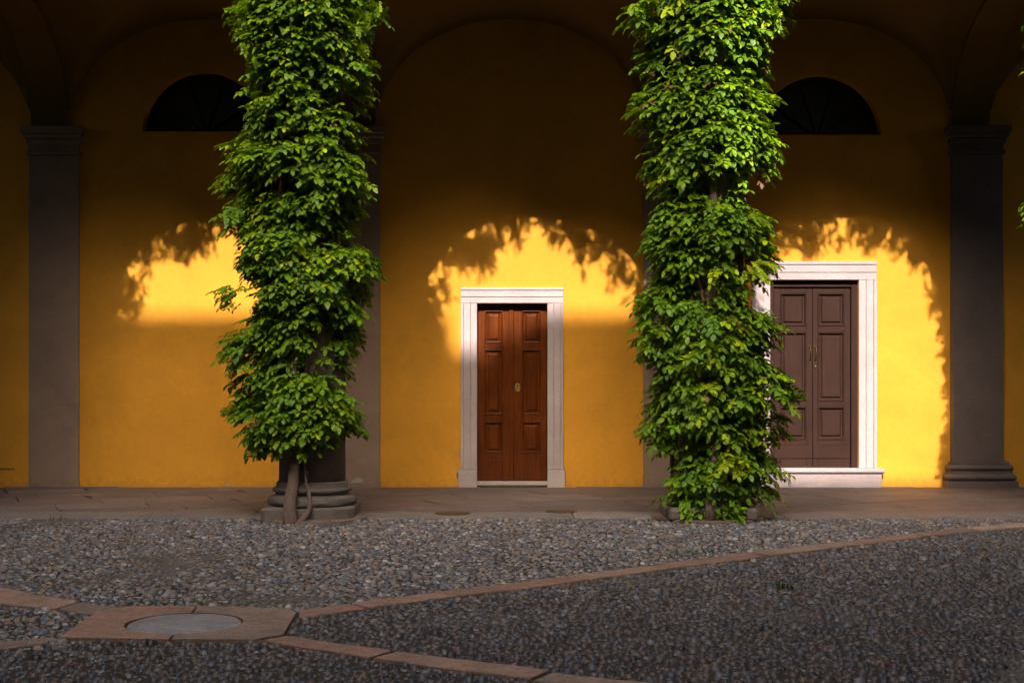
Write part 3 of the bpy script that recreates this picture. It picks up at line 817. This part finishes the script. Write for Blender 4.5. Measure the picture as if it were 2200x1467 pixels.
# ------------------------------------------------------------------ weeds and moss between the stones
bl_v, bl_t = [], []
def tuft(px, py, n, h, sp):
    cx, cy = GP(px, py)
    for _ in range(n):
        x = cx + random.gauss(0, sp); y = cy + random.gauss(0, sp * .6); a = random.uniform(0, 6.28); l = h * random.uniform(.4, 1.2); w = l * .12
        dx, dy = math.cos(a), math.sin(a); k = random.uniform(.2, .9) * l
        bl_v.extend([(x - dy * w, y + dx * w, -.015), (x + dy * w, y - dx * w, -.015), (x + dx * k, y + dy * k, l)])
        t = random.uniform(.6, 1.3); bl_t.extend([(.05 * t, .085 * t, .012 * t)] * 3)
for a in ((1450, 1192, 60, .03, .10), (1520, 1186, 70, .03, .12), (1560, 1183, 40, .025, .1), (1480, 1188, 50, .03, .1), (1700, 1165, 30, .025, .1), (1975, 1135, 60, .025, .22), (1900, 1140, 30, .02, .2),
          (1680, 1263, 26, .05, .03), (1410, 1235, 16, .03, .03), (385, 1298, 90, .022, .16), (330, 1292, 60, .02, .12), (560, 1300, 60, .02, .16), (140, 1258, 60, .02, .25),
          (130, 1392, 60, .022, .1), (300, 1398, 110, .022, .18), (360, 1410, 80, .022, .12), (250, 1390, 60, .02, .1), (720, 1325, 40, .025, .06), (640, 1340, 70, .02, .12), (860, 1296, 30, .02, .1),
          (150, 1345, 80, .02, .16), (70, 1330, 60, .02, .16), (112, 1115, 14, .05, .04), (545, 1120, 40, .02, .15), (720, 1128, 60, .02, .16), (780, 1120, 40, .02, .12), (600, 1122, 30, .02, .15),
          (1130, 1190, 12, .03, .05), (1480, 1255, 20, .02, .3), (560, 1440, 60, .02, .2), (300, 1450, 60, .02, .25)):
    tuft(*a)
bl = np.array(bl_v)
me = np_mesh('grass_tufts', bl, np.arange(len(bl)).reshape(-1, 3), np.array(bl_t), 'weed')
o = link(bpy.data.objects.new('grass_tufts', me)); tag(o, 'thin grass and moss sprouting between the pebbles', 'grass', kind='stuff')

# ------------------------------------------------------------------ the climbing vines (pinnate leaves)
def leaflet(lo, base, d, nrm, L, W, droop):
    side = np.cross(nrm, d); side /= np.linalg.norm(side)
    c = lambda t, s, h: base + d * (L * t) + side * (W * s) + nrm * (h * L - droop * L * t * t)
    if lo:
        return [c(0, 0, 0), c(.45, -.5, .06), c(.45, .5, .06), c(1, 0, 0)], [(0, 2, 1), (1, 2, 3)]
    v = [c(0, 0, 0), c(.28, -.46, .07), c(.28, 0, .0), c(.28, .46, .07), c(.68, -.42, .06), c(.68, 0, 0), c(.68, .42, .06), c(1, 0, 0)]
    f = [(0, 2, 1), (0, 3, 2), (1, 2, 5), (1, 5, 4), (2, 3, 6), (2, 6, 5), (4, 5, 7), (5, 6, 7)]
    return v, f
def compound(seed, lo):
    r = np.random.default_rng(seed); v, f = [], []
    L = r.uniform(.20, .28); pairs = int(r.integers(4, 6)); dr = r.uniform(.05, .28); bend = r.uniform(-.25, .25)
    def at(t): return np.array([L * t, bend * L * t * t, -dr * L * t * t])
    if not lo:
        for k in range(3):
            a, b = at(k / 3), at((k + 1) / 3); w = np.array([0, .0022, 0]); n = len(v)
            v += [a - w, a + w, b + w, b - w]; f += [(n, n + 1, n + 2), (n, n + 2, n + 3)]
    items = [(1.0, 0)] + [((k + .6) / pairs * .95, s) for k in range(pairs) for s in (-1, 1)]
    for t, s in items:
        tan = at(min(1, t + .05)) - at(t - .05); tan /= np.linalg.norm(tan)
        lat = np.array([0, 1.0, 0]); a = R(r.uniform(48, 68))
        d = tan if s == 0 else tan * math.cos(a) + lat * s * math.sin(a)
        d = d + np.array([0, 0, r.uniform(-.20, .06)]); d /= np.linalg.norm(d)
        n0 = np.array([r.uniform(-.16, .16), r.uniform(-.16, .16), 1.0]); n0 -= d * n0.dot(d); n0 /= np.linalg.norm(n0)
        LL = r.uniform(.072, .100) * (.8 + .4 * t if t < .8 else 1.1)
        vv, ff = leaflet(lo, at(t), d, n0, LL, LL * r.uniform(.54, .66), r.uniform(0, .35)); n = len(v)
        v += vv; f += [tuple(i + n for i in q) for q in ff]
    return np.array(v), np.array(f)
GREEN = [(r * 2.2, g * 1.98, b * .8) for r, g, b in [(.085, .170, .016), (.070, .150, .020), (.100, .190, .018), (.060, .130, .022), (.120, .215, .018), (.062, .140, .045), (.080, .165, .030), (.200, .300, .020)]]
NV = 20
VAR = {}
for lo in (False, True):
    VAR[lo] = [compound(100 + k, lo) for k in range(NV)]
LEAFMESH = []
for k in range(NV):
    v, f = VAR[False][k]; t = np.array(GREEN[k % 7]); LEAFMESH.append(np_mesh('leaf', v, f, np.repeat(t[None], len(v), 0), 'leaf'))
for k in range(3):
    v, f = VAR[False][k]; t = np.array(GREEN[7]); LEAFMESH.append(np_mesh('leaf', v, f, np.repeat(t[None], len(v), 0), 'leaf'))
def bases(D, roll):
    """rotation matrices whose x is D and z is up, rolled"""
    D = D / np.linalg.norm(D, axis=1, keepdims=True)
    Y = np.cross(np.array([[0, 0, 1.0]]), D); Y /= np.maximum(np.linalg.norm(Y, axis=1, keepdims=True), 1e-6)
    Z = np.cross(D, Y); c, s_ = np.cos(roll)[:, None], np.sin(roll)[:, None]
    Y2 = Y * c + Z * s_; Z2 = np.cross(D, Y2)
    return np.stack([D, Y2, Z2], 2)
def leaves_mesh(name, P, B, sc, var, tint, lo):
    Vs, Fs, Ts = [], [], []; n0 = 0
    for k in range(NV):
        i = np.where(var == k)[0]
        if not len(i): continue
        v, f = VAR[lo][k]
        W = np.einsum('nij,vj->nvi', B[i] * sc[i][:, None, None], v) + P[i][:, None, :]
        Fs.append((f[None] + (np.arange(len(i)) * len(v))[:, None, None] + n0).reshape(-1, 3))
        Vs.append(W.reshape(-1, 3)); Ts.append(np.repeat(tint[i], len(v), 0)); n0 += len(i) * len(v)
    return np_mesh(name, np.concatenate(Vs), np.concatenate(Fs), np.concatenate(Ts), 'leaf')
def make_leaves(C, O, n_each, size=.84, loose=0.0):
    """C tuft centres, O outward directions; a tuft is an umbrella of drooping leaves"""
    n = len(C); k = np.repeat(np.arange(n), n_each); N = len(k)
    u = rng.uniform(-1, 1, N)                                   # height within the tuft
    az = rng.normal(0, .75 + 2 * loose, N); o = O[k]; oh = o.copy(); oh[:, 2] = 0; oh /= np.maximum(np.linalg.norm(oh, axis=1, keepdims=True), 1e-6)
    d = np.stack([oh[:, 0] * np.cos(az) - oh[:, 1] * np.sin(az), oh[:, 0] * np.sin(az) + oh[:, 1] * np.cos(az), -.38 + .22 * u + rng.normal(0, .15 + loose, N)], 1)
    P = C[k] + rng.normal(0, .035, (N, 3)); P[:, 2] += u * .075; P -= oh * ((.12 + .05 * np.abs(u)) * size)[:, None]
    B = bases(d, rng.normal(0, .22, N)); sc = rng.uniform(.58, 1.18, N) * size
    gi = rng.choice(8, N, p=[.22, .17, .19, .14, .10, .07, .09, .02]); t = np.array(GREEN)[gi] * rng.uniform(.75, 1.25, (N, 1))
    fresh = rng.random(n)[k] < .06; t[fresh] = np.array(GREEN[7]) * rng.uniform(.7, 1.1, (fresh.sum(), 1))
    dry = rng.random(N) < .011; t[dry] = (.25, .12, .05)
    return P, B, sc, rng.integers(0, NV, N), t, fresh
SC = F_PX / (CAM_D + COLY)                       # pixels per metre at the columns
def CZ(py): return CAM_H + (HORIZON - py) / SC
# silhouettes measured on the photograph: (y, left, right, tufts per row)
LEFT = [(-170, 500, 800, 1), (0, 505, 782, 1), (60, 492, 795, 1.3), (120, 498, 788, 1.3), (165, 535, 772, .6), (200, 512, 778, 1), (260, 520, 768, .9), (300, 505, 765, .9), (335, 488, 775, 1), (400, 494, 778, 1),
        (450, 490, 785, .9), (490, 505, 770, .6), (540, 492, 798, 1), (600, 480, 792, 1), (650, 495, 780, .75), (690, 520, 775, .6), (730, 505, 772, .65), (775, 515, 735, .38), (812, 545, 650, .25)]
LEFT_LOW = [(805, 560, 640, .6), (835, 505, 690, 1.1), (860, 480, 735, 1.2), (890, 478, 755, 1.1), (912, 495, 755, .7), (930, 520, 740, .3)]
RIGHT = [(-170, 1360, 1690, 1), (-20, 1345, 1680, 1), (50, 1372, 1680, 1.2), (100, 1378, 1665, 1.3), (160, 1378, 1660, 1), (230, 1378, 1668, 1), (320, 1372, 1672, 1), (370, 1375, 1640, .8), (430, 1375, 1625, .9), (520, 1372, 1660, 1),
         (570, 1385, 1620, .8), (640, 1378, 1605, .8), (690, 1372, 1650, 1), (740, 1380, 1655, 1), (790, 1392, 1668, 1), (860, 1392, 1685, 1), (920, 1405, 1655, .9), (975, 1415, 1685, 1), (1020, 1432, 1650, .9), (1050, 1445, 1610, .9), (1085, 1470, 1580, .9), (1100, 1480, 1570, .6)]
def tufts_from(sil, cpx, cx, per_m2, back=.35, tiers=True):
    C, O = [], []
    for (y0, l0, r0, w0), (y1, l1, r1, w1) in zip(sil, sil[1:]):
        area = (y1 - y0) * ((r0 - l0) + (r1 - l1)) / 2 / SC ** 2
        n = rng.poisson(area * per_m2 / 3 * 1.75 * (w0 + w1) / 2 * (1 + back))
        for _ in range(n):
            f = rng.random(); l = (l0 + (l1 - l0) * f - cpx) / SC; r = (r0 + (r1 - r0) * f - cpx) / SC; y = y0 + (y1 - y0) * f
            a = rng.uniform(-.5 * math.pi, .5 * math.pi); s_ = math.sin(a) * .98
            if tiers and rng.random() > .30 + .70 * (.5 + .5 * math.cos(CZ(y) * 6.2832 / .31 + 1.5 * math.sin(a * 2.1 + CZ(y) * 1.7 + cx) + 1.1 * math.sin(CZ(y) * 4.3 - a))) ** 1.3: continue
            if rng.random() < .35: s_ = rng.uniform(-1, 1)
            ex = r if s_ > 0 else -l; ef = max(.42, min(.66, .46 * (r - l))) + (0 if tiers else .12)
            bk = rng.random() < back / (1 + back)
            rr = rng.uniform(.74, .93) if rng.random() < .8 else rng.uniform(.5, .75)
            x = s_ * ex * rr * .89; d = -ef * math.sqrt(max(0, 1 - s_ * s_)) * rr
            if bk: d = -d * .8
            v = np.array([x, d * 1.1, 0]); v /= np.linalg.norm(v) + 1e-6
            for _ in range(3):                                  # a clump: tufts side by side, wider than high
                e = rng.normal(0, .10); C.append((cx + x - v[1] * e, COLY + d + v[0] * e, CZ(y) + rng.normal(0, .045) - abs(e) * .25)); O.append(v)
    for _ in range(int(len(C) * .045) if back < .5 else 0):                         # loose sprays that stick out of the mass
        k = int(rng.integers(len(sil) - 1)); (y0, l, r, w) = sil[k]; y = y0 + (sil[k + 1][0] - y0) * rng.random(); sd = 1 if rng.random() < .5 else -1
        x = ((r if sd > 0 else l) - cpx) / SC * rng.uniform(.92, 1.02); C.append((cx + x, COLY - rng.uniform(-.1, .45), CZ(y))); O.append(np.array([sd * .9, -.43, 0]))
    return np.array(C), np.array(O)
EDGE = [(.64, 4.85), (.68, 5.32), (1.0, 5.93), (1.30, 6.17), (1.6, 6.36), (2.055, 6.56)]
def arch_tufts(cx, side, n):
    """the vine runs on along the arch beside its column and hangs a little over its edge"""
    C, O = [], []; ph = rng.uniform(0, 6.28)
    ln = [math.hypot(b[0] - a[0], b[1] - a[1]) for a, b in zip(EDGE, EDGE[1:])]
    for _ in range(n):
        q = rng.uniform(0, sum(ln)); k = 0
        while q > ln[k] and k < len(ln) - 1: q -= ln[k]; k += 1
        a, b = EDGE[k], EDGE[k + 1]; f = min(1, q / ln[k]); tx, tz = (b[0] - a[0]) / ln[k], (b[1] - a[1]) / ln[k]
        q0 = q + sum(ln[:k])
        off = rng.uniform(.07, .66) + .10 * math.sin(q0 * 4.3 + cx * 3.1 + side + ph) + .07 * math.sin(q0 * 11.7 + ph * 2.3)
        if math.sin(q0 * 7.9 + off * 9.0 + ph * 1.7) > .55 and rng.random() < .8: continue      # gaps in the foliage
        u = a[0] + (b[0] - a[0]) * f - tz * off; z = a[1] + (b[1] - a[1]) * f + tx * off
        C.append((cx + side * u, COLY - .30 - rng.uniform(.0, .22), z)); v = np.array([side * .6 * rng.normal(0, 1), -1, 0]); O.append(v / np.linalg.norm(v))
    return np.array(C), np.array(O)
def stem_path(cx, z0, z1, a0, turns, r0, wob, n=26, start=None):
    pts = []
    for i in range(n):
        f = i / (n - 1); a = a0 + turns * 2 * math.pi * f + wob * math.sin(f * 9 + a0)
        rr = r0 + .03 * math.sin(f * 17 + a0 * 3)
        pts.append((rr * math.sin(a), -rr * math.cos(a), z0 + (z1 - z0) * f))
    if start: pts = start + pts
    return pts
def vine(cx, cpx, sils, label, full, per_m2):
    v = empty('climbing_vine', (cx, COLY, 0)); tag(v, label, 'vine', 'vines climbing the portico columns')
    zlow = CZ(sils[0][-1][0])
    # woody stems
    tr = MB()
    if cpx == 671:
        k = lambda x, y, d: ((x - cpx) / SC, d, CZ(y))
        tr.tube([k(645, 1120, -.56), k(645, 1108, -.56), k(641, 1090, -.54), k(641, 1065, -.52), k(646, 1030, -.47), k(647, 990, -.43), k(648, 940, -.42), k(646, 890, -.41), k(643, 840, -.40), k(646, 790, -.39),
                 k(652, 730, -.38), k(658, 660, -.38), k(655, 560, -.37), k(665, 430, -.36), k(680, 280, -.36), k(675, 100, -.35), k(660, -100, -.40)],
                [.072, .070, .066, .063, .057, .053, .052, .055, .05, .05, .05, .046, .042, .04, .035, .03, .02], 14, .16)
        tr.build('trunk', 'bark', v, True)
        b = MB(); b.tube([k(655, 1112, -.57), k(664, 1108, -.57), k(676, 1097, -.555), k(682, 1082, -.53), k(682, 1065, -.50), k(677, 1045, -.46), k(672, 1030, -.44), k(668, 1005, -.42), k(666, 970, -.41), k(664, 930, -.41), k(668, 860, -.40), k(672, 760, -.39), k(676, 640, -.38)],
                         [.026, .026, .025, .024, .022, .020, .019, .018, .0175, .017, .017, .017, .015], 9, .12)
        b.build('branch', 'bark', v, True)
        b = MB(); b.tube([k(672, 1027, -.44), k(676, 1018, -.43), k(675, 1005, -.44)], [.010, .007, .004], 6); b.build('branch', 'bark', v, True)
    else:
        tr.tube([(-.05, -.50, -.02), (-.04, -.49, .15), (-.02, -.46, .4), (.03, -.42, .9), (-.02, -.4, 1.6), (.05, -.39, 2.6), (-.03, -.37, 3.8), (.02, -.36, 5.0), (0, -.4, 6.0)],
                [.055, .052, .05, .05, .05, .045, .04, .032, .02], 12, .16)
        tr.build('trunk', 'bark', v, True)
    for q in range(5 if full else 2):
        a0 = -1.5 + q * .75 + rng.normal(0, .2); z0 = max(.4, zlow + rng.uniform(0, .5))
        b = MB(); p = stem_path(cx, z0, 5.6, a0, rng.uniform(-.3, .3), .37, .25)
        b.tube(p, [.022 * (1 - .5 * i / len(p)) for i in range(len(p))], 7, .15); b.build('branch', 'bark', v, True)
    Cs, Os = [], []
    for sil in sils:
        C, O = tufts_from(sil, cpx, cx, per_m2, .35 if full else .6, sil is not LEFT_LOW); Cs.append(C); Os.append(O)
    C = np.concatenate(Cs); O = np.concatenate(Os)
    # side twigs that carry the tufts
    tw = MB()
    for i in range(0, len(C), 3):
        p = C[i] - np.array([cx, COLY, 0]); h = np.linalg.norm(p[:2]) + 1e-6
        a = (p[0] / h * .36, p[1] / h * .36, max(.05, p[2] - .22)); m_ = (p[0] * .75, p[1] * .75, p[2] + .02)
        tw.tube([a, m_, tuple(p)], [.007, .005, .003], 4)
    tw.build('twigs', 'bark', v)['kind'] = 'stuff'
    P, B, sc, var, t, fresh = make_leaves(C, O, 17 if full else 10)
    P = P - np.array([cx, COLY, 0])
    keep = P[:, 2] > .09; P, B, sc, var, t, fresh = P[keep], B[keep], sc[keep], var[keep], t[keep], fresh[keep]
    if full:
        score = -P[:, 1] + rng.uniform(0, .25, len(P)); score[(P[:, 2] > CZ(15))] = -9
        mine = np.argsort(-score)[:300]; rest = np.setdiff1d(np.arange(len(P)), mine)
        for i in mine:
            me = LEAFMESH[NV + int(rng.integers(3))] if fresh[i] else LEAFMESH[int(var[i])]
            o = bpy.data.objects.new('leaf', me); o.matrix_local = Matrix.Translation(Vector(P[i])) @ Matrix((B[i] * sc[i]).tolist()).to_4x4()
            link(o, v)
        P, B, sc, var, t = P[rest], B[rest], sc[rest], var[rest], t[rest]
    for sel, lo in (((P[:, 1] <= .02, False), (P[:, 1] > .02, True)) if full else ((P[:, 1] < 99, True),)):      # leaves behind the column are simpler
        o = link(bpy.data.objects.new('foliage', leaves_mesh('foliage', P[sel], B[sel], sc[sel], var[sel], t[sel], lo)), v); o['kind'] = 'stuff'
    CA, OA = zip(*[arch_tufts(0, s_, 470) for s_ in ((-1, 1) if abs(cx) < 6 else ((-1,) if cx > 0 else (1,)))])
    CA = np.concatenate(CA); OA = np.concatenate(OA); CA[:, 1] -= COLY
    P, B, sc, var, t, fresh = make_leaves(CA, OA, 5, .50, .85)
    o = link(bpy.data.objects.new('arch_foliage', leaves_mesh('arch_foliage', P, B, sc, var, t, True)), v); o['kind'] = 'stuff'
    return v
vine(COLX[1], 671, [LEFT, LEFT_LOW], 'leafy green vine with bare twisted trunk at its foot on the left column', True, 66)
vine(COLX[2], 1519, [RIGHT], 'dense leafy green vine covering the right column down to the ground', True, 58)
def shift(s, d): return [(y, l + d, r + d, w) for y, l, r, w in s]
c0, c4 = 1100 + COLX[0] * SC, 1100 + COLX[3] * SC
vine(COLX[0], c0, [shift(LEFT, c0 - 671)[:16]], 'vine on the column just left of the picture', False, 50)
CORNER = [(-170, -225, 150, 1), (-60, -205, 150, 1), (0, -165, 150, 1), (200, -162, 150, 1), (340, -168, 150, 1), (390, -180, 150, 1), (440, -176, 150, .9), (560, -178, 150, .8)]
vine(COLX[3], c4, [[(y, c4 + l, c4 + r, w) for y, l, r, w in CORNER]], 'vine on the corner column just right of the picture', False, 64)

# ------------------------------------------------------------------ a few fallen leaves
fl_v, fl_f = leaflet(False, np.zeros(3), np.array([1.0, 0, 0]), np.array([0, 0, 1.0]), .075, .038, .12)
fl = np_mesh('fallen_leaf', np.array(fl_v) + np.array([0, 0, .006]), np.array(fl_f), np.repeat(np.array([[.22, .13, .05]]), len(fl_v), 0), 'weed')
for px, py, lab in ((765, 1220, 'small dry brown leaf on the sandy pebbles below the left column'), (1105, 1138, 'small dry brown leaf on the pebbles in front of the middle door'),
                    (1310, 1300, 'small dry brown leaf on the dark pebbles below the long paving strip'), (930, 1250, 'small dry brown leaf just above the long paving strip')):
    o = bpy.data.objects.new('fallen_leaf', fl); x, y = GP(px, py); o.location = (x, y, .008); o.rotation_euler = (random.uniform(-.2, .2), random.uniform(-.2, .2), random.uniform(0, 6.28))
    o.scale = (random.uniform(.7, 1.2),) * 3; link(o); tag(o, lab, 'leaf', 'fallen leaves on the courtyard floor')
